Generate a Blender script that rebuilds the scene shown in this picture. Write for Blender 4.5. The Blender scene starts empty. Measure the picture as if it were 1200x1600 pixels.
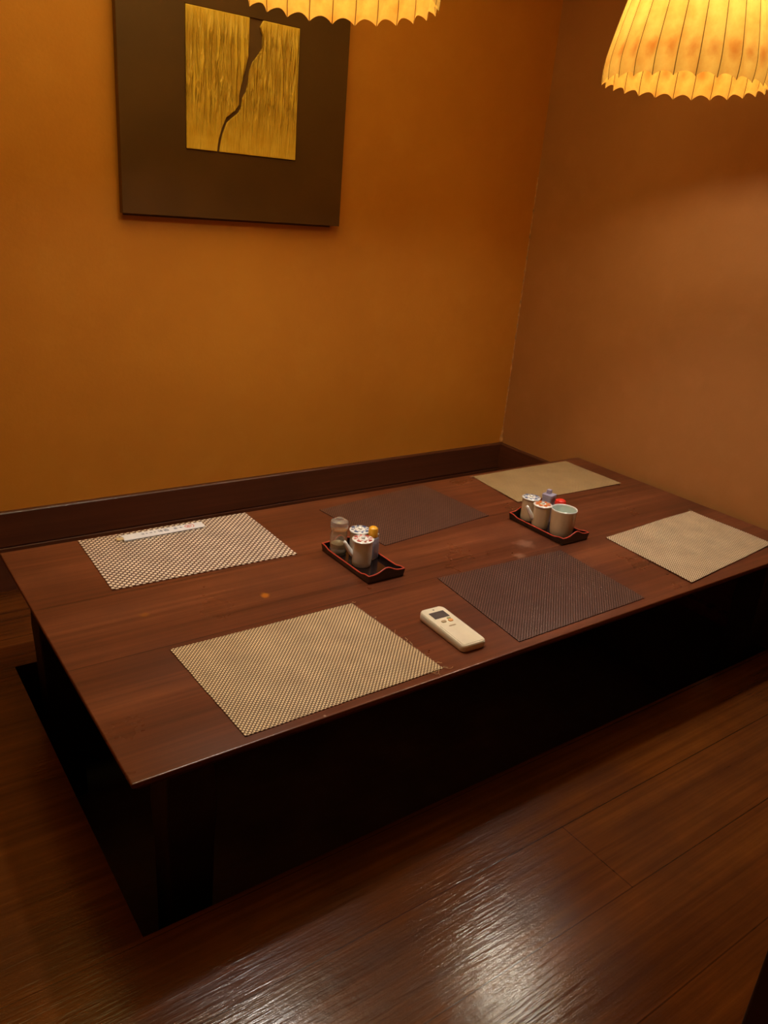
import bpy, bmesh, math, random
from mathutils import Vector, Matrix
random.seed(7)
PI = math.pi
S = bpy.context.scene
C = S.collection

# ------------------------------------------------------------------ camera
right = Vector((0.81275, -0.57696, 0.08107))
TH = 0.33                                   # height of the table top
def cam_matrix():
    p, r, y = math.radians(21.474), math.radians(5.006), math.radians(37.227)
    cy, sy, cp, sp = math.cos(y), math.sin(y), math.cos(p), math.sin(p)
    f = Vector((sy*cp, cy*cp, -sp)); ri = Vector((cy, -sy, 0)); up = ri.cross(f)
    cr, sr = math.cos(r), math.sin(r)
    a = cr*ri + sr*up; b = -sr*ri + cr*up
    m = Matrix((a, b, -f)).transposed().to_4x4()
    m.translation = Vector((-0.310, -0.994, 0.877 + TH))
    return m
cd = bpy.data.cameras.new('camera'); cam = bpy.data.objects.new('camera', cd); C.objects.link(cam)
cam.matrix_world = cam_matrix()
cd.sensor_fit = 'VERTICAL'; cd.sensor_height = 24.0; cd.lens = 1236.2/1600*24.0
cd.clip_start = 0.02
S.camera = cam

# ------------------------------------------------------------------ world, exposure, lights
S.view_settings.view_transform = 'Standard'
S.view_settings.look = 'None'
S.view_settings.gamma = 1.0
S.view_settings.use_curve_mapping = False
S.view_settings.exposure = 0.0
w = bpy.data.worlds.new('world'); S.world = w; w.use_nodes = True
w.node_tree.nodes['Background'].inputs[0].default_value = (0.30, 0.16, 0.08, 1)
w.node_tree.nodes['Background'].inputs[1].default_value = 0.05
BULB_COL = (1.0, 0.91, 0.70)
BEAM_COL = (0.99, 0.99, 0.99)
TRANS = 0.30                                # how much the amber shades let through
DOWN_W = 30.0                               # downward beam of each reflector bulb, watts
BULB_L = 185.0                              # radiance of the frosted bulbs in the pendants

# weak unseen fill light, added under the ceiling behind the camera
def area(name, loc, rot, size, power, col):
    l = bpy.data.lights.new(name, 'AREA'); l.size = size; l.energy = power; l.color = col
    o = bpy.data.objects.new(name, l); o.location = loc; o.rotation_euler = rot; C.objects.link(o); return o
area('aisle_fill', (0.2, -1.3, 2.322), (0, 0, 0), 0.30, 0.8, (1.0, 0.70, 0.36))
# amber fill light added over the table to brighten the walls
area('ceiling_fill', (0.45, 0.60, 2.32), (0, 0, 0), 1.4, 13.5, (1.0, 0.80, 0.28))

# ------------------------------------------------------------------ material helper
class NT:
    def __init__(s, name):
        s.m = bpy.data.materials.new(name); s.m.use_nodes = True
        s.t = s.m.node_tree; s.t.nodes.clear()
        s.out = s.t.nodes.new('ShaderNodeOutputMaterial')
    def n(s, typ, ins=None, **kw):
        nd = s.t.nodes.new('ShaderNode'+typ)
        for k, v in kw.items(): setattr(nd, k, v)
        for k, v in (ins or {}).items():
            if isinstance(v, bpy.types.NodeSocket): s.t.links.new(v, nd.inputs[k])
            else: nd.inputs[k].default_value = v
        return nd
    def math(s, op, a, b=0.0, c=0.0):
        return s.n('Math', {0: a, 1: b, 2: c}, operation=op).outputs[0]
    def ramp(s, fac, stops, interp='LINEAR'):
        nd = s.n('ValToRGB', {0: fac}); r = nd.color_ramp; r.interpolation = interp
        while len(r.elements) < len(stops): r.elements.new(0.5)
        for e, (p, c) in zip(r.elements, stops):
            e.position = p; e.color = (*c, 1) if len(c) == 3 else c
        return nd.outputs[0]
    def mix(s, f, a, b, mode='MIX'):
        nd = s.n('Mix', data_type='RGBA', blend_type=mode)
        for i, v in ((0, f), (6, a), (7, b)):
            if isinstance(v, bpy.types.NodeSocket): s.t.links.new(v, nd.inputs[i])
            else: nd.inputs[i].default_value = (*v, 1) if isinstance(v, tuple) and len(v) == 3 else v
        return nd.outputs[2]
    def bsdf(s, **kw):
        nd = s.n('BsdfPrincipled')
        for k, v in kw.items():
            k = k.replace('_', ' ')
            if isinstance(v, bpy.types.NodeSocket): s.t.links.new(v, nd.inputs[k])
            else: nd.inputs[k].default_value = (*v, 1) if isinstance(v, tuple) and len(v) == 3 else v
        return nd
    def bump(s, h, strength=0.3, dist=0.001):
        return s.n('Bump', {'Height': h, 'Strength': strength, 'Distance': dist}).outputs[0]
    def done(s, sh):
        s.t.links.new(sh if isinstance(sh, bpy.types.NodeSocket) else sh.outputs[0], s.out.inputs[0]); return s.m
    def coord(s, kind='Object', scale=(1, 1, 1), loc=(0, 0, 0)):
        return s.n('Mapping', {0: s.n('TexCoord').outputs[kind], 1: loc, 3: scale}).outputs[0]

def lin(r, g, b):
    f = lambda c: (c/255/12.92) if c/255 <= 0.04045 else ((c/255+0.055)/1.055)**2.4
    return (f(r), f(g), f(b))

def simple(name, col, rough=0.5, metal=0.0, noise=0.06, spec=0.5, scale=30, **kw):
    t = NT(name)
    nz = t.n('TexNoise', {'Vector': t.coord(), 'Scale': scale, 'Detail': 4}).outputs[0]
    a = tuple(max(0, c*(1-noise*2)) for c in col); b = tuple(min(1, c*(1+noise*2)) for c in col)
    return t.done(t.bsdf(Base_Color=t.ramp(nz, [(0.3, a), (0.7, b)]), Roughness=rough, Metallic=metal,
                         Specular_IOR_Level=spec, **kw))

def plaster(name, c1, c2, c3):
    t = NT(name)
    co = t.coord()
    n1 = t.n('TexNoise', {'Vector': co, 'Scale': 1.6, 'Detail': 5, 'Roughness': 0.6}).outputs[0]
    n2 = t.n('TexNoise', {'Vector': co, 'Scale': 9, 'Detail': 6, 'Roughness': 0.65}).outputs[0]
    n3 = t.n('TexNoise', {'Vector': co, 'Scale': 120, 'Detail': 4}).outputs[0]
    col = t.mix(t.ramp(n1, [(0.35, (0, 0, 0)), (0.68, (1, 1, 1))]), c1, c2)
    col = t.mix(t.ramp(n2, [(0.50, (0, 0, 0)), (0.80, (0.4, 0.4, 0.4))]), col, c3)
    h = t.math('ADD', t.math('MULTIPLY', n2, 1.0), t.math('MULTIPLY', n3, 0.25))
    return t.done(t.bsdf(Base_Color=col, Roughness=0.62, Specular_IOR_Level=0.35, Normal=t.bump(h, 0.35, 0.004)))

def wood(name, dark, mid, light, rough=0.35, grain=60, seams=None, stains=None, along='x', coat=0.0, bumpy=0.25, blotch=0.5, scuff=0.0, seamk=0.75):
    """dark stained wood with streaks along one axis, optional plank seams and stains"""
    t = NT(name)
    tc = t.n('TexCoord').outputs['Object']
    sc = {'x': (1.2, grain, grain), 'y': (grain, 1.2, grain), 'z': (grain, grain, 1.2)}[along]
    st = t.n('TexNoise', {'Vector': t.n('Mapping', {0: tc, 3: sc}).outputs[0], 'Scale': 1.0, 'Detail': 6, 'Roughness': 0.6}).outputs[0]
    sc2 = tuple(v*0.12 if v > 2 else v*0.8 for v in sc)
    st2 = t.n('TexNoise', {'Vector': t.n('Mapping', {0: tc, 3: sc2}).outputs[0], 'Scale': 1.0, 'Detail': 4}).outputs[0]
    bl = t.n('TexNoise', {'Vector': tc, 'Scale': 4.0, 'Detail': 5, 'Roughness': 0.6}).outputs[0]
    f = t.math('ADD', t.math('MULTIPLY', st, 0.5), t.math('MULTIPLY', st2, 0.5))
    col = t.ramp(f, [(0.32, dark), (0.5, mid), (0.68, light)])
    col = t.mix(t.math('MULTIPLY', t.ramp(bl, [(0.4, (0, 0, 0)), (0.75, (1, 1, 1))]), blotch), col, dark)
    h = t.math('MULTIPLY', f, 0.4)
    sep = t.n('SeparateXYZ', {0: tc})
    if seams:
        axis, pos, joints = seams
        co = sep.outputs[axis]
        for k, p in enumerate(pos):
            m = t.math('LESS_THAN', t.math('ABSOLUTE', t.math('SUBTRACT', co, p)), 0.0011)
            col = t.mix(t.math('MULTIPLY', m, seamk), col, tuple(c*0.15 for c in dark))
            h = t.math('SUBTRACT', h, t.math('MULTIPLY', m, seamk))
        for (a0, b0, b1) in joints:      # butt joints: x = a0 for b0 < y < b1
            m = t.math('LESS_THAN', t.math('ABSOLUTE', t.math('SUBTRACT', sep.outputs[1-axis], a0)), 0.0011)
            m = t.math('MULTIPLY', m, t.math('MULTIPLY', t.math('GREATER_THAN', co, b0), t.math('LESS_THAN', co, b1)))
            col = t.mix(t.math('MULTIPLY', m, seamk), col, tuple(c*0.15 for c in dark))
            h = t.math('SUBTRACT', h, t.math('MULTIPLY', m, seamk))
    for (x, y, r, c, k) in (stains or []):
        d = t.n('VectorMath', {0: t.n('Mapping', {0: tc, 1: (-x, -y, 0), 3: (1, 1, 0)}).outputs[0]}, operation='LENGTH').outputs['Value']
        nn = t.n('TexNoise', {'Vector': tc, 'Scale': 45, 'Detail': 5}).outputs[0]
        d = t.math('ADD', d, t.math('MULTIPLY', t.math('SUBTRACT', nn, 0.5), r*1.6))
        m = t.n('MapRange', {0: d, 1: r, 2: r*0.3, 3: 0.0, 4: k}).outputs[0]
        col = t.mix(m, col, c)
    if scuff:
        sk = t.n('TexNoise', {'Vector': t.n('Mapping', {0: tc, 3: (14, 150, 60)}).outputs[0], 'Scale': 1.0, 'Detail': 3, 'Distortion': 0.2}).outputs[0]
        mo = t.n('TexNoise', {'Vector': tc, 'Scale': 26, 'Detail': 5, 'Roughness': 0.7}).outputs[0]
        h = t.math('ADD', h, t.math('ADD', t.math('MULTIPLY', sk, 1.6*scuff), t.math('MULTIPLY', mo, 1.2*scuff)))
    rg = t.n('MapRange', {0: bl, 1: 0.3, 2: 0.7, 3: rough*0.85, 4: rough*1.3}).outputs[0]
    return t.done(t.bsdf(Base_Color=col, Roughness=rg, Coat_Weight=coat, Coat_Roughness=0.25,
                         Normal=t.bump(h, bumpy, 0.0015)))

def weave(name, lightc, darkc, cell=0.0043, duty=0.34, rough=0.4, soft=0.10, spec=0.5):
    """checker basket weave of a vinyl mat; UV is in metres"""
    t = NT(name)
    uv = t.n('TexCoord').outputs['UV']
    s = t.n('SeparateXYZ', {0: uv})
    U = t.math('DIVIDE', s.outputs[0], cell); V = t.math('DIVIDE', s.outputs[1], cell*2)
    colm = t.math('FLOOR', U)
    V2 = t.math('ADD', V, t.math('MULTIPLY', colm, 0.5))
    fu = t.math('ABSOLUTE', t.math('SUBTRACT', t.math('FRACT', U), 0.5))
    fv = t.math('ABSOLUTE', t.math('SUBTRACT', t.math('FRACT', V2), 0.5))
    d = t.math('SQRT', t.math('ADD', t.math('POWER', t.math('MULTIPLY', fu, 0.85), 2.0), t.math('POWER', t.math('MULTIPLY', fv, 1.35), 2.0)))
    m = t.n('MapRange', {0: d, 1: duty+soft, 2: duty-soft, 3: 0.0, 4: 1.0}).outputs[0]
    nz = t.n('TexNoise', {'Vector': uv, 'Scale': 14, 'Detail': 4}).outputs[0]
    lc = t.mix(t.ramp(nz, [(0.3, (0, 0, 0)), (0.7, (1, 1, 1))]), lightc, tuple(c*0.72 for c in lightc))
    col = t.mix(m, darkc, lc)
    return t.done(t.bsdf(Base_Color=col, Roughness=rough, Specular_IOR_Level=spec, Normal=t.bump(m, 0.5, 0.0006)))

# ------------------------------------------------------------------ mesh helpers
def obj(name, bm, mat, parent=None, smooth=False, mats=None, bevel=0, loc=None):
    me = bpy.data.meshes.new(name); bmesh.ops.recalc_face_normals(bm, faces=bm.faces[:]); bm.to_mesh(me); bm.free()
    for m in (mats or [mat]): me.materials.append(m)
    if smooth:
        for p in me.polygons: p.use_smooth = True
    o = bpy.data.objects.new(name, me); C.objects.link(o)
    if parent: o.parent = parent
    if loc: o.location = loc
    if bevel:
        b = o.modifiers.new('bevel', 'BEVEL'); b.width = bevel; b.segments = 3; b.limit_method = 'ANGLE'; b.angle_limit = math.radians(35)
    if smooth == 'auto':
        me.set_sharp_from_angle(angle=math.radians(35))
    return o
def box(bm, x0, x1, y0, y1, z0, z1, mi=0):
    vs = [bm.verts.new(p) for p in ((x0,y0,z0),(x1,y0,z0),(x1,y1,z0),(x0,y1,z0),(x0,y0,z1),(x1,y0,z1),(x1,y1,z1),(x0,y1,z1))]
    for f in ((0,3,2,1),(4,5,6,7),(0,1,5,4),(1,2,6,5),(2,3,7,6),(3,0,4,7)):
        bm.faces.new([vs[i] for i in f]).material_index = mi
    return vs
def lathe(bm, prof, n=40, cx=0, cy=0, a0=0, mi=0):
    rings = []
    for r, z in prof:
        if r < 1e-6: rings.append([bm.verts.new((cx, cy, z))])
        else: rings.append([bm.verts.new((cx+r*math.cos(a0+2*PI*i/n), cy+r*math.sin(a0+2*PI*i/n), z)) for i in range(n)])
    for A, B in zip(rings, rings[1:]):
        for i in range(n):
            j = (i+1) % n
            if len(A) == 1 and len(B) == 1: continue
            if len(A) == 1: f = bm.faces.new((A[0], B[i], B[j]))
            elif len(B) == 1: f = bm.faces.new((A[i], A[j], B[0]))
            else: f = bm.faces.new((A[i], A[j], B[j], B[i]))
            f.material_index = mi
    return bm
def tube(bm, pts, rad, n=8, closed=False, mi=0):
    pts = [Vector(p) for p in pts]; N = len(pts)
    rads = rad if isinstance(rad, (list, tuple)) else [rad]*N
    rings = []
    ref = Vector((0, 0, 1))
    for i, p in enumerate(pts):
        a = pts[(i-1) % N] if (closed or i > 0) else p
        b = pts[(i+1) % N] if (closed or i < N-1) else p
        d = (b-a).normalized()
        if abs(d.dot(ref)) > 0.95: rr = Vector((1, 0, 0))
        else: rr = ref
        u = d.cross(rr).normalized(); v = u.cross(d)
        rings.append([bm.verts.new(p + rads[i]*(math.cos(2*PI*k/n)*u + math.sin(2*PI*k/n)*v)) for k in range(n)])
    for i in range(N if closed else N-1):
        A, B = rings[i], rings[(i+1) % N]
        for k in range(n):
            bm.faces.new((A[k], A[(k+1) % n], B[(k+1) % n], B[k])).material_index = mi
    if not closed:
        bm.faces.new(rings[0][::-1]); bm.faces.new(rings[-1])
    return bm
def prism(bm, outline, z0, z1, M=None, mi=0):
    """outline in 2D extruded from z0 to z1 (then transformed by M)"""
    M = M or Matrix.Identity(4)
    a = [bm.verts.new(M @ Vector((x, y, z0))) for x, y in outline]
    b = [bm.verts.new(M @ Vector((x, y, z1))) for x, y in outline]
    n = len(a)
    bm.faces.new(a[::-1]).material_index = mi; bm.faces.new(b).material_index = mi
    for i in range(n):
        bm.faces.new((a[i], a[(i+1) % n], b[(i+1) % n], b[i])).material_index = mi
    return bm
def thing(name, label, cat, loc=(0, 0, 0), rotz=0, group=None):
    o = bpy.data.objects.new(name, None); C.objects.link(o); o.empty_display_size = 0.05
    o.location = loc; o.rotation_euler = (0, 0, rotz); o['label'] = label; o['category'] = cat
    if group: o['group'] = group
    return o
def tag(o, label, cat, group=None):
    o['label'] = label; o['category'] = cat
    if group: o['group'] = group
    return o
def struct(name, bm, m, **kw):
    o = obj(name, bm, m, **kw); o['kind'] = 'structure'; return o
def rrect(w, h, r, n=6):
    pts = []
    for cx, cy, a in ((w/2-r, h/2-r, 0), (-w/2+r, h/2-r, PI/2), (-w/2+r, -h/2+r, PI), (w/2-r, -h/2+r, 1.5*PI)):
        pts += [(cx+r*math.cos(a+PI/2*i/n), cy+r*math.sin(a+PI/2*i/n)) for i in range(n+1)]
    return pts

# ------------------------------------------------------------------ materials of the room
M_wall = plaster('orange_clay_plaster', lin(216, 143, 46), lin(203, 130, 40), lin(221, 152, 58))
M_wallr = plaster('orange_clay_plaster_dim_light', lin(180, 122, 66), lin(168, 112, 58), lin(188, 130, 76))  # dimmer, less orange light on the right wall put into the plaster colour
M_ceil = simple('ceiling_paint', lin(205, 170, 105), 0.8)
FL_SEAMS = [-0.01-0.185*k for k in range(0, 12)] + [0.95+0.15*k for k in range(0, 3)]
FL_J = [(0.845, -0.38, -0.195), (0.10, -0.565, -0.38), (1.55, -0.565, -0.38), (-0.35, -0.195, -0.01), (1.3, -0.75, -0.565)]
M_floor = wood('dark_floorboards', lin(60, 27, 8), lin(92, 48, 15), lin(120, 68, 24), rough=0.18, grain=50, seams=(1, FL_SEAMS, FL_J), bumpy=0.5, blotch=0.6, scuff=0.42, seamk=0.55)
M_pit = wood('pit_boards', lin(30, 15, 10), lin(40, 20, 12), lin(50, 26, 16), rough=0.6, grain=40)
M_table = wood('table_wood', lin(66, 32, 18), lin(98, 51, 30), lin(130, 74, 46), rough=0.30, grain=70,
               seams=(1, [0.358, 0.62], []), bumpy=0.15, blotch=0.45,
               stains=[(0.474, 0.464, 0.014, lin(190, 110, 20), 0.7), (0.355, 0.005, 0.004, lin(190, 170, 150), 0.8),
                       (1.27, 0.413, 0.035, lin(170, 120, 95), 0.35), (1.20, 0.36, 0.02, lin(170, 125, 100), 0.3), (0.20, 0.50, 0.012, lin(140, 85, 15), 0.5)])
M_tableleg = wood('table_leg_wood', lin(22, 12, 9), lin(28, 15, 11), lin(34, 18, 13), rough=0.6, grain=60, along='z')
M_board = wood('skirting_wood', lin(74, 38, 24), lin(92, 50, 32), lin(108, 62, 40), rough=0.38, grain=50)
M_boardy = wood('skirting_wood_side', lin(74, 38, 24), lin(92, 50, 32), lin(108, 62, 40), rough=0.38, grain=50, along='y')
M_post = wood('post_wood', lin(34, 17, 10), lin(44, 24, 14), lin(54, 30, 18), rough=0.45, grain=50, along='z')

# ------------------------------------------------------------------ room shell
X0, X1, Y0, Y1, ZC = -1.15, 2.125, -2.1, 1.405, 2.35
PX0, PX1, PY0, PY1, PD = 0.008, 2.075, 0.0, 0.950, 0.38
bm = bmesh.new()
box(bm, X0, X1, Y0, PY0, -0.04, 0); box(bm, X0, X1, PY1, Y1, -0.04, 0)
box(bm, X0, PX0, PY0, PY1, -0.04, 0); box(bm, PX1, X1, PY0, PY1, -0.04, 0)
struct('floor', bm, M_floor)
bm = bmesh.new()
box(bm, PX0-0.03, PX1+0.03, PY0-0.03, PY1+0.03, -PD-0.03, -PD)
box(bm, PX0-0.03, PX0, PY0-0.03, PY1+0.03, -PD, -0.041); box(bm, PX1, PX1+0.03, PY0-0.03, PY1+0.03, -PD, -0.041)
box(bm, PX0, PX1, PY0-0.03, PY0, -PD, -0.041); box(bm, PX0, PX1, PY1, PY1+0.03, -PD, -0.041)
struct('trim_1', bm, M_pit)
bm = bmesh.new(); box(bm, X0-0.1, X1+0.1, Y1, Y1+0.1, -0.04, ZC); struct('wall_back', bm, M_wall)
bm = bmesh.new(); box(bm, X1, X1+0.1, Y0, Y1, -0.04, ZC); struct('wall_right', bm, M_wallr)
bm = bmesh.new(); box(bm, X0-0.1, X0, Y0, Y1, -0.04, ZC); struct('wall_left', bm, M_wall)
bm = bmesh.new(); box(bm, X0-0.1, X1+0.1, Y0-0.1, Y0, -0.04, ZC); struct('wall_front', bm, M_wall)
bm = bmesh.new(); box(bm, X0-0.1, X1+0.1, Y0-0.1, Y1+0.1, ZC, ZC+0.08); struct('ceiling', bm, M_ceil)
# unseen ceiling boxes, added only as housings for the two fill lights
M_paperl = simple('added_box_panel', lin(250, 215, 140), 0.8)
M_lframe = wood('added_box_frame', lin(40, 20, 12), lin(56, 30, 18), lin(70, 40, 24), rough=0.5)
bm = bmesh.new()
for (cx, cy, r_) in ((0.45, 0.60, 0.72), (0.2, -1.3, 0.17)):
    box(bm, cx-r_, cx+r_, cy-r_, cy+r_, ZC-0.022, ZC-0.002, 1)
    for a, b, c, d in ((-r_-0.03, -r_, -r_-0.03, r_+0.03), (r_, r_+0.03, -r_-0.03, r_+0.03), (-r_, r_, -r_-0.03, -r_), (-r_, r_, r_, r_+0.03)):
        box(bm, cx+a, cx+b, cy+c, cy+d, ZC-0.035, ZC-0.001, 0)
struct('added_light_boxes', bm, None, mats=[M_lframe, M_paperl])
# skirting boards: wide upper board, thin groove, lower board
def skirting_profile():   # (offset from wall, z)
    return [(0.0, 0.0), (0.017, 0.0), (0.017, 0.140), (0.014, 0.142), (0.014, 0.145), (0.017, 0.147), (0.017, 0.252), (0.014, 0.256), (0.0, 0.256)]
bm = bmesh.new(); M = Matrix(((0, 0, 1, 0), (-1, 0, 0, Y1), (0, 1, 0, 0), (0, 0, 0, 1)))
prism(bm, skirting_profile(), X0, X1, M); struct('baseboard_back', bm, M_board)
bm = bmesh.new(); M = Matrix(((-1, 0, 0, X1), (0, 0, 1, 0), (0, 1, 0, 0), (0, 0, 0, 1)))
prism(bm, skirting_profile(), Y0, Y1-0.017, M); struct('baseboard_right', bm, M_boardy)
# irregular bead of paler filler in the wall corner
M_fill = simple('corner_filler', lin(196, 140, 82), 0.7, noise=0.2, scale=40)
bm = bmesh.new(); pts = []; rr = []
for i in range(90):
    z = 0.257 + 1.08*i/89
    pts.append((X1-0.0012, Y1-0.0012, z)); rr.append(max(0.0005, 0.0024+0.0016*math.sin(i*1.7)+0.0012*random.uniform(-1, 1)))
rr[0], rr[1], rr[2], rr[3], rr[4] = 0.011, 0.011, 0.009, 0.006, 0.005
tube(bm, pts, rr, 8); struct('trim_2', bm, M_fill, smooth=True)
# dark post at the opening on the right
bm = bmesh.new(); box(bm, 0.306, 0.40, -0.895, -0.802, 0, ZC)
o = struct('trim_3', bm, M_post, bevel=0.003)

# ------------------------------------------------------------------ low table
TX0, TX1, TY0, TY1 = 0.0, 2.092, 0.0, 0.946
t = thing('low_table', 'long low dark brown wooden table with a glossy plank top standing over a floor pit', 'table', (1.045, 0.473, 0))
def off(o): o.location = Vector((-1.045, -0.473, 0)); return o
bm = bmesh.new()                            # slab with an undercut edge
rings = [[bm.verts.new(p) for p in ((TX0+g, TY0+g, z), (TX1-g, TY0+g, z), (TX1-g, TY1-g, z), (TX0+g, TY1-g, z))] for g, z in ((0, TH), (0, TH-0.009), (0.016, TH-0.028))]
for A, B in zip(rings, rings[1:]):
    for k in range(4): bm.faces.new((A[k], A[(k+1) % 4], B[(k+1) % 4], B[k]))
bm.faces.new(rings[0]); bm.faces.new(rings[-1][::-1])
off(obj('tabletop', bm, M_table, t, bevel=0.0025))
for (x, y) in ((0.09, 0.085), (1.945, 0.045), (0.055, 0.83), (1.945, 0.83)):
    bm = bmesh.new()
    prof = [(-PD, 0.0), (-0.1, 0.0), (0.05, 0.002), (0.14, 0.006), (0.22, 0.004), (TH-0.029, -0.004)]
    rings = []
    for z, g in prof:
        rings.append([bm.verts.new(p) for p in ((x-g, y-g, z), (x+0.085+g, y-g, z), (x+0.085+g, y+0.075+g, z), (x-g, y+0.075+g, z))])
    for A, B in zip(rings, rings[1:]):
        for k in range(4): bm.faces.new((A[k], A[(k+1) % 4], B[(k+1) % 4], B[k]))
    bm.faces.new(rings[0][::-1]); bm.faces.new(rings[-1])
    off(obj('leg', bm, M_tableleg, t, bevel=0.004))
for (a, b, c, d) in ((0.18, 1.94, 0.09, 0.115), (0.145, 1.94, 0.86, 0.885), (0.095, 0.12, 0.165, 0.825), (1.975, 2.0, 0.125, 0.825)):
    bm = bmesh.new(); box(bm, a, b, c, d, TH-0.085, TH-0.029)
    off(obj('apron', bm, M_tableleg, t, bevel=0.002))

# ------------------------------------------------------------------ placemats
M_mats = {
 'coarse': weave('weave_coarse_beige', lin(255, 240, 218), lin(84, 50, 30), cell=0.0078, duty=0.40),
 'gold': weave('weave_gold', lin(244, 220, 176), lin(88, 58, 32), cell=0.0043, duty=0.40),
 'grey': weave('weave_grey_brown', lin(118, 86, 76), lin(42, 23, 15), cell=0.0043, duty=0.37, spec=0.7, rough=0.30),
 'straw': weave('weave_straw', lin(200, 176, 126), lin(140, 110, 74), cell=0.0036, duty=0.40),
 'sand': weave('weave_sand', lin(246, 226, 188), lin(112, 78, 52), cell=0.0043, duty=0.40),
}
M_thread = simple('frayed_thread', lin(200, 170, 130), 0.6)
M_thread_d = simple('frayed_thread_dark', lin(110, 84, 70), 0.6)
def placemat(label, corners, mat, frays=(), waves=0.0006, thread=None):
    """corners: back-left, back-right, front-right, front-left in table coordinates"""
    cx = sum(c[0] for c in corners)/4; cy = sum(c[1] for c in corners)/4
    root = thing('placemat', label, 'placemat', (cx, cy, TH), 0, 'woven placemats on the table')
    BL, BR, FR, FL = [Vector((c[0]-cx, c[1]-cy)) for c in corners]
    W = ((BR-BL).length+(FR-FL).length)/2; H = ((BL-FL).length+(BR-FR).length)/2
    nu, nv = 45, 30
    bm = bmesh.new(); uvl = bm.loops.layers.uv.new('UVMap')
    ph = random.uniform(0, 6)
    def P(i, j, top):
        u, v = i/nu, j/nv
        p = (FL*(1-u)+FR*u)*(1-v) + (BL*(1-u)+BR*u)*v
        z = 0.0016 if top else 0.0001
        z += waves*(1+math.sin(u*7+ph)*math.sin(v*5+ph*0.7))
        if top: z += 0.0
        e = 0.0006
        p = p + Vector((random.uniform(-e, e) if i in (0, nu) else 0, random.uniform(-e, e) if j in (0, nv) else 0)) if top else p
        return (p.x, p.y, z)
    G = {}
    for k in (0, 1):
        for i in range(nu+1):
            for j in range(nv+1):
                if k == 0 and 0 < i < nu and 0 < j < nv: continue
                G[i, j, k] = bm.verts.new(P(i, j, k))
    uvof = {}
    for (i, j, k), v in G.items(): uvof[v] = (i/nu*W, j/nv*H)
    for i in range(nu):
        for j in range(nv):
            bm.faces.new([G[i, j, 1], G[i+1, j, 1], G[i+1, j+1, 1], G[i, j+1, 1]])
    for i in range(nu):
        for j in (0, nv):
            bm.faces.new([G[i, j, 0], G[i+1, j, 0], G[i+1, j, 1], G[i, j, 1]])
    for j in range(nv):
        for i in (0, nu):
            bm.faces.new([G[i, j, 0], G[i, j+1, 0], G[i, j+1, 1], G[i, j, 1]])
    for f in bm.faces:
        for l in f.loops: l[uvl].uv = uvof[l.vert]
    obj('woven_sheet', bm, mat, root, smooth='auto')
    for (u0, v0, u1, v1, n, amp) in frays:   # loose threads along a stretch of the edge
        for q in range(n):
            a = q/max(1, n-1)
            u, v = u0+(u1-u0)*a, v0+(v1-v0)*a
            p = (FL*(1-u)+FR*u)*(1-v) + (BL*(1-u)+BR*u)*v
            ang = random.uniform(0, 2*PI); pts = []
            L = amp*random.uniform(0.5, 1.2); cur = random.uniform(-2.5, 2.5)
            for s in range(7):
                pts.append((p.x, p.y, 0.0028+0.0012*math.sin(s*1.1)))
                p = p + Vector((math.cos(ang), math.sin(ang)))*L/6; ang += cur/6
            bm = bmesh.new(); tube(bm, pts, 0.0005, 5); obj('loose_thread', bm, thread or M_thread, root, smooth=True)
placemat('coarse beige and brown checked placemat at the back left under the white paper packet',
         [(0.183, 0.937), (0.655, 0.941), (0.651, 0.628), (0.175, 0.640)], M_mats['coarse'], [(1.0, 0, 0.96, 0.0, 4, 0.014), (0.0, 1, 0.12, 1, 3, 0.018), (0, 0, 0.1, 0, 3, 0.012)], 0.0004)
placemat('golden beige woven placemat at the front left, left of the remote control',
         [(0.195, 0.341), (0.632, 0.338), (0.648, 0.022), (0.204, 0.020)], M_mats['gold'], [(1, 0, 1, 0.5, 9, 0.016), (1, 0, 0.92, 0, 5, 0.022), (1, 0.6, 1, 1, 4, 0.01)], 0.0003)
placemat('dark grey brown woven placemat lying askew behind the left condiment tray',
         [(0.866, 0.872), (1.303, 0.927), (1.322, 0.622), (0.895, 0.574)], M_mats['grey'], [], 0.0003)
placemat('dark grey brown woven placemat at the front edge, right of the remote control',
         [(0.900, 0.352), (1.334, 0.334), (1.312, 0.028), (0.866, 0.024)], M_mats['grey'], [(0.93, 0.9, 0.95, 0.92, 1, 0.012)], 0.0003, M_thread)
placemat('straw coloured placemat with frayed corners at the far back right of the table',
         [(1.525, 0.925), (2.000, 0.925), (1.992, 0.652), (1.492, 0.668)], M_mats['straw'], [(1, 0, 1, 0.12, 5, 0.014), (0, 1, 0, 0.92, 4, 0.016), (0, 0.5, 0, 0.3, 3, 0.008)], 0.0012)
placemat('pale sand coloured placemat slightly curled at the right front end of the table',
         [(1.532, 0.338), (2.000, 0.366), (1.988, 0.075), (1.504, 0.024)], M_mats['sand'], [(1, 1, 0.95, 1, 3, 0.012)], 0.0016)

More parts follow.
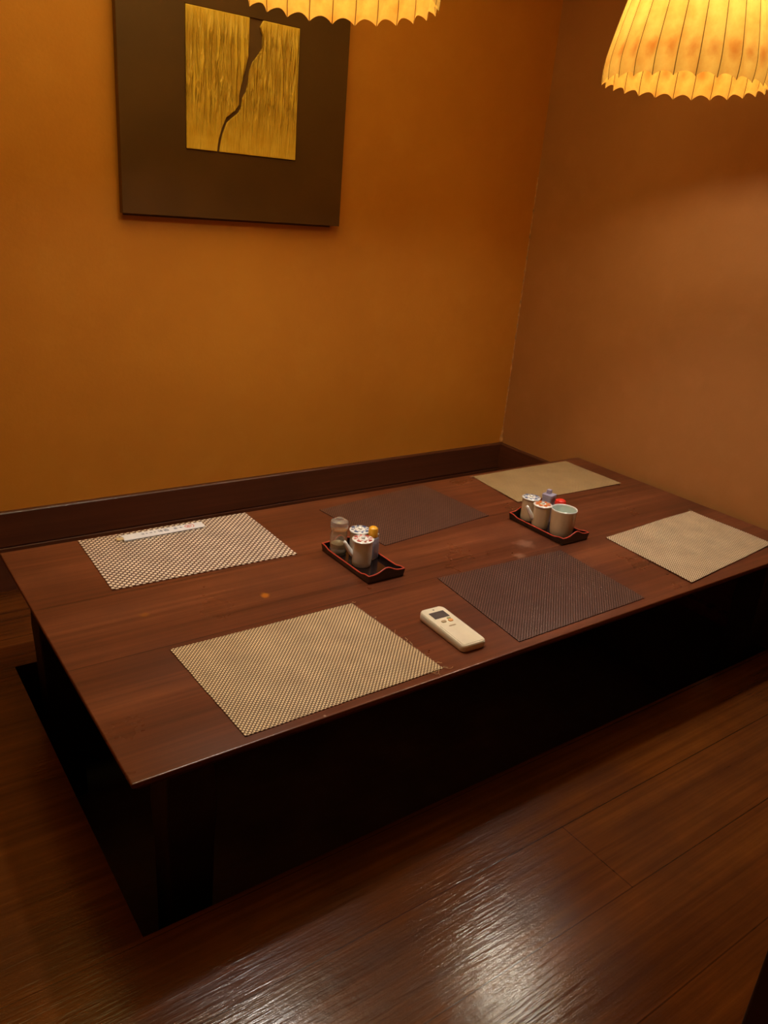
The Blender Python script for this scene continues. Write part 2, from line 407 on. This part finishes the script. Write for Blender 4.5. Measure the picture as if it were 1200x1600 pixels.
# ------------------------------------------------------------------ condiment trays
M_lac = simple('black_lacquer', lin(24, 14, 13), 0.16, noise=0.02, Coat_Weight=0.6, Coat_Roughness=0.08)
M_red = simple('red_lacquer_edge', lin(190, 70, 52), 0.3, noise=0.05)
def tray(label, cx, cy, L=0.222, W=0.112, rot=0.0):
    root = thing('condiment_tray', label, 'tray', (cx, cy, TH), rot, 'lacquer condiment trays')
    bm = bmesh.new(); box(bm, -W/2+0.002, W/2-0.002, -L/2+0.002, L/2-0.002, 0.0015, 0.0045)
    obj('base', bm, M_lac, root, bevel=0.001)
    th = 0.0035
    def hgt(side, s):       # s 0..1 along the side
        if side == 'end':   # raised wave in the middle of the short ends
            return 0.021 + 0.013*math.exp(-((s-0.5)/0.20)**2)
        e = min(s, 1-s)     # long sides: dip just behind the corners
        return 0.021 - 0.006*(1/(1+math.exp(-(e-0.11)/0.018)))
    loop = []               # (outer xy, height)
    n = 28
    for side, A, B in (('end', (-W/2, -L/2), (W/2, -L/2)), ('long', (W/2, -L/2), (W/2, L/2)), ('end', (W/2, L/2), (-W/2, L/2)), ('long', (-W/2, L/2), (-W/2, -L/2))):
        for i in range(n):
            s = i/n; loop.append((A[0]+(B[0]-A[0])*s, A[1]+(B[1]-A[1])*s, hgt(side, s)))
    def inset(x, y, d): return (x*(1-d/(W/2)), y*(1-d/(L/2)))
    bm = bmesh.new(); N = len(loop)
    flare = lambda z: 0.0015*(z/0.03)
    R = []
    for (x, y, h) in loop:
        ix, iy = inset(x, y, th); bx, by = inset(x, y, 0.003); bix, biy = inset(x, y, 0.003+th)
        R.append([bm.verts.new((bx, by, 0.0)), bm.verts.new((x, y, h)), bm.verts.new((ix, iy, h)), bm.verts.new((bix, biy, 0.0))])
    for i in range(N):
        A, B = R[i], R[(i+1) % N]
        for k in range(4): bm.faces.new((A[k], A[(k+1) % 4], B[(k+1) % 4], B[k]))
    obj('rim_wall', bm, M_lac, root)
    bm = bmesh.new()
    tube(bm, [(inset(x, y, th/2)[0], inset(x, y, th/2)[1], h+0.0002) for x, y, h in loop], 0.0019, 6, closed=True)
    obj('rim_edge', bm, M_red, root, smooth=True)['label'] = 'thin red painted edge'
    return root
tray('left black lacquer condiment tray with red wavy edge in front of the grey mat', 0.7765, 0.512)
tray('right black lacquer condiment tray with red wavy edge holding the open white cup', 1.4185, 0.466)

# ------------------------------------------------------------------ porcelain and bottles on the trays
M_porc = simple('white_porcelain', lin(214, 204, 186), 0.14, noise=0.02, Coat_Weight=0.5, Coat_Roughness=0.05)
M_porcw = simple('white_porcelain_lid', lin(232, 230, 224), 0.16, noise=0.01, Coat_Weight=0.5, Coat_Roughness=0.05)
M_cream = simple('cream_toned_porcelain', lin(206, 182, 150), 0.2, noise=0.03, Coat_Weight=0.4, Coat_Roughness=0.08)
M_celadon = simple('pale_celadon_glaze', lin(216, 228, 222), 0.2, noise=0.02)
M_blue = simple('cobalt_print', lin(60, 84, 130), 0.3)
M_pred = simple('red_print', lin(172, 66, 58), 0.3)
M_orange = simple('orange_print', lin(206, 96, 36), 0.3)
M_gold2 = simple('ochre_print', lin(196, 140, 40), 0.3)
TZ = TH + 0.0047
def petal(bm, a, r0, r1, w, z):
    """one painted brush stroke on a lid, a thin raised lozenge"""
    pts = []
    for s in range(12):
        q = 2*PI*s/12; rr = (r0+r1)/2 + (r1-r0)/2*math.cos(q); ww = w*math.sin(q)
        pts.append((rr*math.cos(a)-ww*math.sin(a), rr*math.sin(a)+ww*math.cos(a)))
    prism(bm, pts, z, z+0.0004)
def sauce_pot(label, cx, cy, rot, prints, body, h=0.066, r=0.0255, fancy=0):
    root = thing('sauce_pot', label, 'sauce pot', (cx, cy, TZ), rot, 'lidded porcelain sauce pots')
    bm = bmesh.new()
    lathe(bm, [(0, 0), (r*0.90, 0), (r*0.97, 0.003), (r, 0.012), (r, h*0.75), (r*0.99, h), (r*0.90, h), (r*0.88, h-0.004), (r*0.88, 0.006), (0, 0.005)], 40)
    obj('body', bm, body, root, smooth='auto')
    bm = bmesh.new()
    pts = []; rad = []
    for s in range(9):
        q = s/8
        pts.append((-(r*0.86+0.026*q), 0, h*0.42+h*0.56*q**1.3 if q < 0.9 else h*0.42+h*0.53)); rad.append(0.0085-0.0045*q)
    tube(bm, pts, rad, 12); obj('spout', bm, M_porcw, root, smooth=True)['label'] = 'curved white spout'
    bm = bmesh.new(); z = h+0.0003
    lathe(bm, [(0, z), (r*1.0, z), (r*1.10, z+0.002), (r*1.10, z+0.0045), (r*1.02, z+0.0060), (r*0.5, z+0.0064), (0, z+0.0065)], 40)
    lid = obj('lid', bm, M_porcw, root, smooth='auto')
    bm = bmesh.new(); lathe(bm, [(0, z+0.0060), (0.0040, z+0.0062), (0.0052, z+0.0090), (0.0048, z+0.0112), (0.0, z+0.0122)], 20)
    obj('knob', bm, M_porcw, lid, smooth=True)
    bm = bmesh.new()
    for k in range(8):
        a = k*2*PI/8+0.2
        if fancy == 0: petal(bm, a, r*0.66, r*0.98, r*(0.26 if k % 2 else 0.12), z+0.0062); petal(bm, a+0.38, r*0.52, r*0.64, r*0.14, z+0.0063)
        else: petal(bm, a, r*0.35, r*0.97, r*0.22, z+0.0062)
    obj('painted_flower', bm, prints[0], lid)
    if len(prints) > 1:
        bm = bmesh.new()
        for k in range(6): petal(bm, k*PI/3+0.1, r*0.3, r*0.75, r*0.09, z+0.0065)
        obj('painted_stamens', bm, prints[1], lid)
    return root
sauce_pot('white sauce pot with red flowered lid and spout at the front of the left tray', 0.765, 0.498, math.radians(-30), [M_pred], M_porc)
sauce_pot('white sauce pot with blue flowered lid behind the red lidded pot on the left tray', 0.792, 0.552, math.radians(150), [M_blue], M_porc)
sauce_pot('cream sauce pot with orange patterned lid beside the open cup on the right tray', 1.401, 0.483, math.radians(-34), [M_orange, M_gold2], M_cream, fancy=1)
sauce_pot('cream sauce pot with blue and white lid at the back of the right tray', 1.413, 0.543, math.radians(120), [M_blue], M_cream)
# open cup
o = thing('tea_cup', 'open white handleless cup with pale green inside at the front of the right tray', 'cup', (1.4180, 0.414, TZ))
bm = bmesh.new(); r, h = 0.0375, 0.080
lathe(bm, [(0, 0.002), (r*0.74, 0.002), (r*0.76, 0), (r*0.82, 0), (r*0.88, 0.004), (r*0.93, 0.020), (r*0.97, 0.05), (r, h-0.004)], 48)
obj('cup_body', bm, M_cream, o, smooth='auto')  # one white cup: unlit warm side and lamp-lit lip put into the colours
bm = bmesh.new(); lathe(bm, [(r, h-0.004), (r*1.01, h-0.001), (r*0.985, h+0.0005), (r*0.95, h-0.001), (r*0.94, h-0.004)], 48)
obj('lip', bm, M_porcw, o, smooth=True)['label'] = 'white glazed lip, coloured brighter for the lamp light on it'
bm = bmesh.new(); lathe(bm, [(r*0.94, h-0.004), (r*0.90, 0.05), (r*0.85, 0.015), (r*0.7, 0.008), (0, 0.007)], 48)
obj('cup_interior', bm, M_celadon, o, smooth=True)['label'] = 'pale green glazed inside'
# glass jar with glass cap
def glassm(name, tint, rough=0.05, trans=1.0):
    t = NT(name); nz = t.n('TexNoise', {'Vector': t.coord(), 'Scale': 60}).outputs[0]
    return t.done(t.bsdf(Base_Color=tint, Roughness=rough, Transmission_Weight=trans, IOR=1.45, Normal=t.bump(nz, 0.05, 0.0005)))
M_glass = glassm('clear_glass', lin(244, 240, 228), 0.06, 0.86)
M_plast = glassm('clear_plastic', lin(238, 236, 250), 0.2, 0.7)
M_salt = simple('pale_powder', lin(206, 190, 160), 0.9, noise=0.1, scale=300)
M_yellow = simple('yellow_cap_plastic', lin(236, 172, 40), 0.4)
M_redcap = simple('red_cap_plastic', lin(224, 50, 34), 0.4)
M_lilac = simple('frosted_lilac_plastic', lin(190, 186, 214), 0.3, Transmission_Weight=0.35)
M_spice = simple('pale_spice', lin(176, 160, 172), 0.9, noise=0.3, scale=300)
root = thing('glass_jar', 'clear glass jar with a pale round glass lid at the back of the left tray', 'jar', (0.748, 0.584, TZ))
bm = bmesh.new(); r = 0.0225
lathe(bm, [(0, 0), (r*0.92, 0), (r, 0.004), (r, 0.016), (r*0.94, 0.021), (r, 0.026), (r, 0.055), (r*0.90, 0.064), (r*0.90, 0.068), (r*0.80, 0.068), (r*0.80, 0.062), (r*0.88, 0.052), (r*0.88, 0.008), (0, 0.006)], 36)
obj('jar_body', bm, M_glass, root, smooth='auto')
bm = bmesh.new()
lathe(bm, [(0, 0.0685), (r*1.0, 0.0685), (r*1.04, 0.072), (r*1.04, 0.086), (r*0.98, 0.091), (r*0.70, 0.095), (r*0.45, 0.096), (r*0.4, 0.099), (0, 0.100)], 36)
obj('lid', bm, M_glass, root, smooth='auto')
bm = bmesh.new(); lathe(bm, [(0, 0.0068), (r*0.84, 0.0068), (r*0.84, 0.030), (r*0.5, 0.032), (0, 0.0325)], 28)
obj('contents', bm, M_salt, root, smooth='auto')
# shaker bottles
def shaker(label, cx, cy, rot, capm, capname, round_cap, h):
    root = thing('spice_bottle', label, 'bottle', (cx, cy, TZ), rot)
    w_ = 0.030
    bm = bmesh.new()
    rings = [(0.0, 0.88), (0.003, 1.0), (h*0.55, 1.0), (h*0.66, 0.9), (h*0.70, 0.62)]
    prev = None
    for z, k in rings:
        ring = [bm.verts.new((x*k, y*k, z)) for x, y in rrect(w_, w_, 0.007, 5)]
        if prev:
            for i in range(len(ring)): bm.faces.new((prev[i], prev[(i+1) % len(ring)], ring[(i+1) % len(ring)], ring[i]))
        else: bm.faces.new(ring[::-1])
        prev = ring
    bm.faces.new(prev)
    obj('bottle_body', bm, M_plast, root, smooth='auto')
    bm = bmesh.new(); prism(bm, rrect(w_*0.82, w_*0.82, 0.005, 4), 0.004, h*0.38); obj('contents', bm, M_spice, root)
    bm = bmesh.new(); r = 0.0125 if capname == 'yellow_cap' else 0.0165
    lathe(bm, [(0, h*0.705), (r, h*0.705), (r*1.02, h*0.9), (r*0.9, h*0.965), (r*0.6, h), (0, h)], 28)
    obj(capname, bm, capm, root, smooth='auto')
    bm = bmesh.new(); prism(bm, rrect(w_*0.97, w_*0.97, 0.006, 4), h*0.44, h*0.56)
    obj('label_band', bm, M_lilac, root)
    return root
shaker('small clear spice bottle with a round yellow cap on the left tray', 0.811, 0.520, 0.3, M_yellow, 'yellow_cap', True, 0.088)
shaker('small clear spice bottle with a red cap half hidden behind the open cup', 1.453, 0.4625, 0.2, M_redcap, 'red_cap', True, 0.086)
root = thing('plastic_container', 'small square frosted lilac plastic container with knob lid on the right tray', 'container', (1.4540, 0.510, TZ), 0.25)
bm = bmesh.new(); prism(bm, rrect(0.031, 0.031, 0.004, 4), 0, 0.078); obj('container_body', bm, M_lilac, root, bevel=0.0006)
bm = bmesh.new(); prism(bm, rrect(0.034, 0.034, 0.004, 4), 0.0783, 0.087); lid = obj('lid', bm, M_lilac, root, bevel=0.001)
bm = bmesh.new(); prism(bm, rrect(0.013, 0.013, 0.002, 3), 0.0872, 0.099, Matrix.Translation((0.004, 0.004, 0))); obj('knob', bm, M_lilac, lid, bevel=0.001)

# ------------------------------------------------------------------ remote control
M_rem = simple('ivory_plastic', lin(224, 214, 190), 0.32, noise=0.03)
M_lcd = simple('grey_display', lin(84, 78, 76), 0.2)
M_btn_o = simple('orange_button', lin(224, 160, 100), 0.4)
M_btn_t = simple('tan_button', lin(170, 148, 112), 0.4)
M_btn_g = simple('green_button', lin(150, 162, 120), 0.4)
M_mark = simple('grey_print', lin(110, 106, 98), 0.5)
root = thing('remote_control', 'ivory air conditioner remote control with grey display lying between the front mats', 'remote control', (0.7565, 0.126, TH), math.radians(-2.0))
RL, RW = 0.160, 0.066
bm = bmesh.new()
outl = []
for x, y in rrect(RW, RL, 0.010, 8):
    if y > RL/2-0.012: y += 0.005*(1-(x/(RW/2))**2)
    if y < -RL/2+0.012: y -= 0.003*(1-(x/(RW/2))**2)
    outl.append((x, y))
prev = None
for z, k in ((0.0004, 0.93), (0.003, 0.985), (0.006, 1.0), (0.0135, 1.0), (0.0165, 0.975), (0.0178, 0.94)):
    ring = [bm.verts.new((x*k, y*(1-(1-k)*0.45), z+(0.0035*(y/RL+0.5) if z > 0.01 else 0))) for x, y in outl]
    if prev:
        for i in range(len(ring)): bm.faces.new((prev[i], prev[(i+1) % len(ring)], ring[(i+1) % len(ring)], ring[i]))
    else: bm.faces.new(ring[::-1])
    prev = ring
bm.faces.new(prev)
obj('casing', bm, M_rem, root, smooth='auto')
def ontop(y): return 0.0178+0.0035*(y/RL+0.5)
tilt = math.atan(0.0035/RL)
def plate(name, outline, x, y, h, m, parent=root, sink=0.0010, bv=0.0003):
    bm = bmesh.new(); prism(bm, outline, -sink, h, Matrix.Translation((x, y, ontop(y))) @ Matrix.Rotation(tilt, 4, 'X'))
    return obj(name, bm, m, parent, bevel=bv)
plate('display', rrect(0.041, 0.027, 0.001, 3), 0.0, 0.048, 0.0006, M_lcd)['label'] = 'grey liquid crystal display'
plate('display_surround', rrect(0.045, 0.031, 0.002, 3), 0.0, 0.048, 0.0003, M_rem)
plate('arrow_mark', [(-0.003, 0.002), (0.003, 0.002), (0, -0.003)], 0.001, 0.071, 0.0003, M_mark, bv=0)
plate('button', rrect(0.012, 0.008, 0.003, 4), -0.008, 0.0200, 0.0016, M_btn_t)['label'] = 'tan button'
plate('button', rrect(0.012, 0.010, 0.004, 4), 0.010, 0.0190, 0.0018, M_btn_o)['label'] = 'orange button'
plate('button', rrect(0.010, 0.005, 0.002, 4), 0.012, 0.0285, 0.0012, M_btn_g)['label'] = 'greenish button'
plate('sliding_cover', rrect(0.056, 0.086, 0.004, 5), 0.0, -0.033, 0.0007, M_rem)
plate('grip_mark', [(-0.010, 0.0), (-0.008, 0.003), (0.008, 0.003), (0.010, 0.0), (0.006, -0.001), (-0.006, -0.001)], 0.0, -0.002, 0.0010, M_btn_t, bv=0)['label'] = 'faint worn thumb grip'

# ------------------------------------------------------------------ chopstick packet
M_paper = simple('white_paper', lin(226, 226, 232), 0.7, noise=0.02)
M_stick = simple('pale_chopstick_wood', lin(222, 196, 150), 0.6, noise=0.08)
M_ink = simple('grey_blue_ink', lin(110, 116, 140), 0.7)
M_inkr = simple('red_ink', lin(214, 110, 104), 0.7)
root = thing('chopstick_packet', 'white paper chopstick packet with grey writing and red round emblem on the checked placemat', 'chopstick packet', (0.391, 0.899, TH+0.0034), math.radians(0.8))
bm = bmesh.new(); prism(bm, [(-0.108, -0.0175), (0.117, -0.0165), (0.119, 0.0165), (-0.108, 0.0165), (-0.104, 0.0)], 0, 0.0042)
obj('sleeve', bm, M_paper, root, bevel=0.0015)
for dy in (-0.0042, 0.0042):
    bm = bmesh.new(); box(bm, -0.122, -0.09, dy-0.003, dy+0.003, 0.0004, 0.0036); obj('chopstick', bm, M_stick, root, bevel=0.0008)
def glyph(bm, cx, cy, s, strokes):
    z = 0.0042
    for (a, b, c, d) in strokes:
        x0, y0, x1, y1 = cx+(a-0.5)*s, cy+(b-0.5)*s, cx+(c-0.5)*s, cy+(d-0.5)*s
        t_ = s*0.055; dx, dy = x1-x0, y1-y0; L = math.hypot(dx, dy) or 1; nx, ny = -dy/L*t_, dx/L*t_
        prism(bm, [(x0-nx, y0-ny), (x1-nx, y1-ny), (x1+nx, y1+ny), (x0+nx, y0+ny)], z-0.0003, z+0.0003)
K1 = [(0.1,0.9,0.9,0.9),(0.5,1,0.5,0.55),(0.15,0.55,0.85,0.55),(0.15,0.55,0.15,0.05),(0.85,0.55,0.85,0.05),(0.15,0.3,0.85,0.3),(0.15,0.05,0.85,0.05)]
K2 = [(0.2,0.95,0.05,0.6),(0.2,0.7,0.2,0.05),(0.35,0.8,0.95,0.8),(0.65,0.95,0.65,0.05),(0.4,0.5,0.9,0.5),(0.65,0.5,0.35,0.1),(0.65,0.5,0.95,0.1)]
K3 = [(0.1,0.7,0.8,0.75),(0.4,0.95,0.35,0.1),(0.5,0.45,0.85,0.2),(0.2,0.35,0.5,0.1)]
bm = bmesh.new()
for i, x in enumerate((-0.052, -0.041, -0.030, -0.019)): glyph(bm, x, 0.001, 0.0075, K3 if i % 2 else K2)
glyph(bm, -0.004, 0.001, 0.013, K2); glyph(bm, 0.012, 0.001, 0.015, K1)
glyph(bm, 0.038, 0.001, 0.010, K1); glyph(bm, 0.054, 0.001, 0.010, K3)
obj('printed_characters', bm, M_ink, root)
bm = bmesh.new()
ring = [(0.0105*math.cos(a*PI/15), 0.0105*math.sin(a*PI/15)) for a in range(30)]
def ringmesh(bm, cx, cy, r0, r1, a0, a1, z0, z1, n=28):
    A = []
    for i in range(n+1):
        a = a0+(a1-a0)*i/n
        A.append([bm.verts.new((cx+r*math.cos(a), cy+r*math.sin(a), z)) for r, z in ((r0, z0), (r1, z0), (r1, z1), (r0, z1))])
    for P, Q in zip(A, A[1:]):
        for k in range(4): bm.faces.new((P[k], P[(k+1) % 4], Q[(k+1) % 4], Q[k]))
ringmesh(bm, 0.079, 0.001, 0.0100, 0.0122, -1.2, 1.3, 0.0040, 0.0045)
ringmesh(bm, 0.074, 0.001, 0.0075, 0.0095, 0, 2*PI, 0.0040, 0.0045)
glyph(bm, 0.074, 0.001, 0.010, K1)
obj('round_emblem', bm, M_inkr, root)['label'] = 'red round emblem'

# ------------------------------------------------------------------ wall picture
M_frame = simple('black_brown_frame', lin(88, 56, 14), 0.5, noise=0.08, scale=6)
def gold_relief():
    t = NT('gold_relief_plaster')
    tc = t.n('TexCoord').outputs['Object']
    mp = t.n('Mapping', {0: tc, 2: (0, math.radians(12), 0), 3: (95, 95, 9)}).outputs[0]
    st = t.n('TexNoise', {'Vector': mp, 'Scale': 1.0, 'Detail': 3, 'Roughness': 0.5, 'Distortion': 0.6}).outputs[0]
    z = t.n('SeparateXYZ', {0: tc}).outputs[2]
    band = t.math('MULTIPLY', t.n('MapRange', {0: z, 1: 1.33, 2: 1.44, 3: 0.15, 4: 1.0}).outputs[0],
                  t.n('MapRange', {0: z, 1: 1.655, 2: 1.60, 3: 0.1, 4: 1.0}).outputs[0])
    h = t.math('MULTIPLY', t.ramp(st, [(0.38, (0, 0, 0)), (0.62, (1, 1, 1))]), band)
    n2 = t.n('TexNoise', {'Vector': tc, 'Scale': 25, 'Detail': 5}).outputs[0]
    col = t.ramp(n2, [(0.3, lin(236, 186, 56)), (0.7, lin(250, 208, 80))])
    col = t.mix(t.math('MULTIPLY', t.math('MULTIPLY', t.math('SUBTRACT', 1.0, h), band), 0.45), col, lin(150, 92, 18))
    return t.done(t.bsdf(Base_Color=col, Roughness=0.42, Metallic=0.0, Normal=t.bump(h, 1.0, 0.007)))
M_gold = gold_relief()
M_slot = simple('dark_ground_of_picture', lin(100, 66, 24), 0.7)
root = thing('wall_picture', 'square black framed picture of a cracked golden relief on the orange back wall', 'picture', (0.834, Y1, 1.11))
def offp(o): o.location = Vector((-0.834, -Y1, -1.11)); return o
bm = bmesh.new()
fx0, fx1, fz0, fz1 = 0.474, 1.196, 1.112, 1.842
ix0, ix1, iz0, iz1 = 0.663, 1.020, 1.296, 1.656
y0, y1 = Y1-0.034, Y1-0.010
Vf = {}
for yy in (y0, y1):
    for nm, (a, b, c, d) in (('o', (fx0, fx1, fz0, fz1)), ('i', (ix0, ix1, iz0, iz1))):
        Vf[nm, yy] = [bm.verts.new(p) for p in ((a, yy, c), (b, yy, c), (b, yy, d), (a, yy, d))]
for k in range(4):
    j = (k+1) % 4
    bm.faces.new((Vf['o', y0][k], Vf['o', y0][j], Vf['i', y0][j], Vf['i', y0][k]))
    bm.faces.new((Vf['o', y1][j], Vf['o', y1][k], Vf['i', y1][k], Vf['i', y1][j]))
    bm.faces.new((Vf['o', y0][k], Vf['o', y1][k], Vf['o', y1][j], Vf['o', y0][j]))
    bm.faces.new((Vf['i', y0][j], Vf['i', y1][j], Vf['i', y1][k], Vf['i', y0][k]))
offp(obj('frame', bm, M_frame, root, bevel=0.0012))
bm = bmesh.new(); box(bm, fx0+0.010, fx1-0.022, Y1-0.0098, Y1-0.0005, fz0-0.006, fz1-0.01)
offp(obj('backing_board', bm, M_slot, root))
bm = bmesh.new(); box(bm, ix0+0.0005, ix1-0.0005, Y1-0.030, Y1-0.012, iz0+0.0005, iz1-0.0005)
offp(obj('dark_ground', bm, M_slot, root))
LE = [(0.8553,1.656),(0.8547,1.6184),(0.8539,1.5595),(0.8431,1.52),(0.8317,1.48),(0.8253,1.4516),(0.8257,1.4294),(0.8124,1.411),(0.7856,1.391),(0.7724,1.3615),(0.7626,1.3322),(0.7574,1.2962)]
RE = [(0.899,1.656),(0.8893,1.6375),(0.898,1.6176),(0.8975,1.5852),(0.8876,1.5701),(0.8677,1.5454),(0.858,1.5221),(0.8539,1.4886),(0.8469,1.4655),(0.8356,1.4474),(0.8326,1.4247),(0.826,1.4098),(0.8025,1.3902),(0.7877,1.377),(0.7755,1.3474),(0.770,1.3271),(0.7648,1.2962)]
MW = Matrix(((1, 0, 0, 0), (0, 0, -1, 0), (0, 1, 0, 0), (0, 0, 0, 1)))   # (x, z, depth) -> world
def gold_piece(out, nm):
    bm = bmesh.new(); prism(bm, out, -(Y1-0.0302), -(Y1-0.038), MW)
    offp(obj(nm, bm, M_gold, root, bevel=0.0018))
gold_piece([(ix0+0.0015, iz0+0.0015)] + [(ix0+0.0015, iz1-0.0015)] + [(x, min(max(z, iz0+0.0015), iz1-0.0015)) for x, z in LE], 'relief_panel')
gold_piece([(x, min(max(z, iz0+0.0015), iz1-0.0015)) for x, z in RE] + [(ix1-0.0015, iz0+0.0015), (ix1-0.0015, iz1-0.0015)], 'relief_panel')

# ------------------------------------------------------------------ pendant lamps with pleated shades
def shade_mat():
    t = NT('pleated_amber_shade')
    tc = t.n('TexCoord')
    uv = t.n('SeparateXYZ', {0: tc.outputs['UV']})
    fu = t.math('FRACT', uv.outputs[0])
    edge = t.math('ABSOLUTE', t.math('SUBTRACT', fu, 0.5))
    line = t.math('GREATER_THAN', edge, 0.478)
    nz = t.n('TexNoise', {'Vector': tc.outputs['Object'], 'Scale': 22, 'Detail': 6, 'Roughness': 0.65}).outputs[0]
    col = t.ramp(nz, [(0.3, lin(236, 166, 66)), (0.7, lin(252, 200, 92))])
    # browner patches low on each pleat
    d = t.math('SQRT', t.math('ADD', t.math('POWER', t.math('MULTIPLY', t.math('SUBTRACT', fu, 0.66), 2.6), 2.0),
               t.math('POWER', t.math('MULTIPLY', t.math('SUBTRACT', uv.outputs[1], 0.17), 12.0), 2.0)))
    d = t.math('ADD', d, t.math('MULTIPLY', t.math('SUBTRACT', nz, 0.5), 0.8))
    m = t.n('MapRange', {0: d, 1: 1.0, 2: 0.1, 3: 0.0, 4: 0.55}).outputs[0]
    col = t.mix(m, col, lin(190, 84, 14))
    col = t.mix(t.math('MULTIPLY', line, 0.85), col, lin(70, 34, 8))
    df = t.n('BsdfDiffuse', {0: t.mix(1.0, col, (0.5, 0.42, 0.34), 'MULTIPLY')}); tr = t.n('BsdfTranslucent', {0: t.mix(1.0, col, (TRANS, TRANS, TRANS), 'MULTIPLY')})
    return t.done(t.n('MixShader', {0: 0.5, 1: df.outputs[0], 2: tr.outputs[0]}))
M_shade = shade_mat()
M_cord = simple('black_cord', lin(20, 18, 16), 0.6)
M_brass = simple('aged_brass', lin(150, 110, 60), 0.35, metal=0.9)
t_ = NT('frosted_bulb_glow')
nz = t_.n('TexNoise', {'Vector': t_.coord(), 'Scale': 5}).outputs[0]
M_bulb = t_.done(t_.n('Emission', {0: (*BULB_COL, 1), 1: t_.n('MapRange', {0: nz, 1: 0.0, 2: 1.0, 3: BULB_L*0.97, 4: BULB_L*1.03}).outputs[0]}))
NP = 26
def pendant(label, cx, cy, zr, rot):
    root = thing('pendant_lamp', label, 'lamp', (cx, cy, zr), rot, 'pleated pendant lamps over the table')
    R, Hs = 0.210, 0.33
    bm = bmesh.new(); uvl = bm.loops.layers.uv.new('UVMap'); sub = 8; rows = 20
    grid = []
    for j in range(rows+1):
        v = j/rows
        rad = 0.202 - 0.005*v - 0.078*v**1.3 + 0.008*math.sin(min(1, v*6)*PI/2)
        row = []
        for i in range(NP*sub):
            s = (i % sub)/sub; a = 2*PI*i/(NP*sub)
            sag = math.sin(PI*s)
            rr = rad - 0.0095*sag*(0.6+0.4*(1-v)) + (0.006*sag if v < 0.02 else 0)*0
            z = v*Hs + (0.012*sag**0.8)*max(0, 1-v*9) - 0.004*max(0, 1-v*9)
            row.append(bm.verts.new((rr*math.cos(a), rr*math.sin(a), z)))
        grid.append(row)
    n = NP*sub
    for j in range(rows):
        for i in range(n):
            k = (i+1) % n
            f = bm.faces.new((grid[j][i], grid[j][k], grid[j+1][k], grid[j+1][i]))
            us = (i/sub, (i+1)/sub, (i+1)/sub, i/sub); vs = (j/rows, j/rows, (j+1)/rows, (j+1)/rows)
            for l, uu, vv in zip(f.loops, us, vs): l[uvl].uv = (uu, vv)
    obj('pleated_shade', bm, M_shade, root, smooth=True).data.set_sharp_from_angle(angle=math.radians(40))
    # wire carrier inside, socket, bulb, cord, ceiling cup
    bm = bmesh.new(); tube(bm, [(0.118*math.cos(2*PI*i/40), 0.118*math.sin(2*PI*i/40), Hs-0.006) for i in range(40)], 0.002, 6, closed=True)
    for k in range(3):
        a = k*2*PI/3; tube(bm, [(0.118*math.cos(a), 0.118*math.sin(a), Hs-0.006), (0.018*math.cos(a), 0.018*math.sin(a), Hs-0.03)], 0.0018, 6)
    obj('wire_carrier', bm, M_brass, root, smooth=True)
    bm = bmesh.new(); lathe(bm, [(0, Hs+0.0), (0.008, Hs), (0.020, Hs-0.03), (0.021, Hs-0.085), (0.017, Hs-0.09), (0, Hs-0.09)], 24)
    obj('socket', bm, M_cord, root, smooth='auto')
    bm = bmesh.new(); zb = 0.125
    prof = [(0, zb-0.034)]
    for k in range(1, 12):
        a = -PI/2 + k*PI/14; prof.append((0.034*math.cos(a), zb+0.034*math.sin(a)))
    prof += [(0.016, Hs-0.115), (0.0135, Hs-0.092), (0, Hs-0.092)]
    lathe(bm, prof, 24); obj('bulb', bm, M_bulb, root, smooth=True)
    l = bpy.data.lights.new('reflector_beam', 'SPOT'); l.energy = DOWN_W; l.color = BEAM_COL; l.spot_size = math.radians(84); l.spot_blend = 1.0; l.shadow_soft_size = 0.03
    lo = bpy.data.objects.new('reflector_beam', l); C.objects.link(lo); lo.parent = root; lo.location = (0, 0, 0.082)
    bm = bmesh.new(); tube(bm, [(0, 0, Hs), (0.001, 0, Hs+0.2), (0, 0, ZC-zr-0.02)], 0.003, 8); obj('cord', bm, M_cord, root, smooth=True)
    bm = bmesh.new(); lathe(bm, [(0, ZC-zr-0.03), (0.02, ZC-zr-0.03), (0.045, ZC-zr-0.008), (0.048, ZC-zr), (0, ZC-zr)], 24); obj('ceiling_cup', bm, M_cord, root, smooth='auto')
    return root
pendant('left amber pleated pendant lamp hanging just in front of the framed picture', 0.597, 0.499, 1.217+TH, 0.05)
pendant('right amber pleated pendant lamp hanging before the right wall', 1.583, 0.412, 1.200+TH, 0.02)
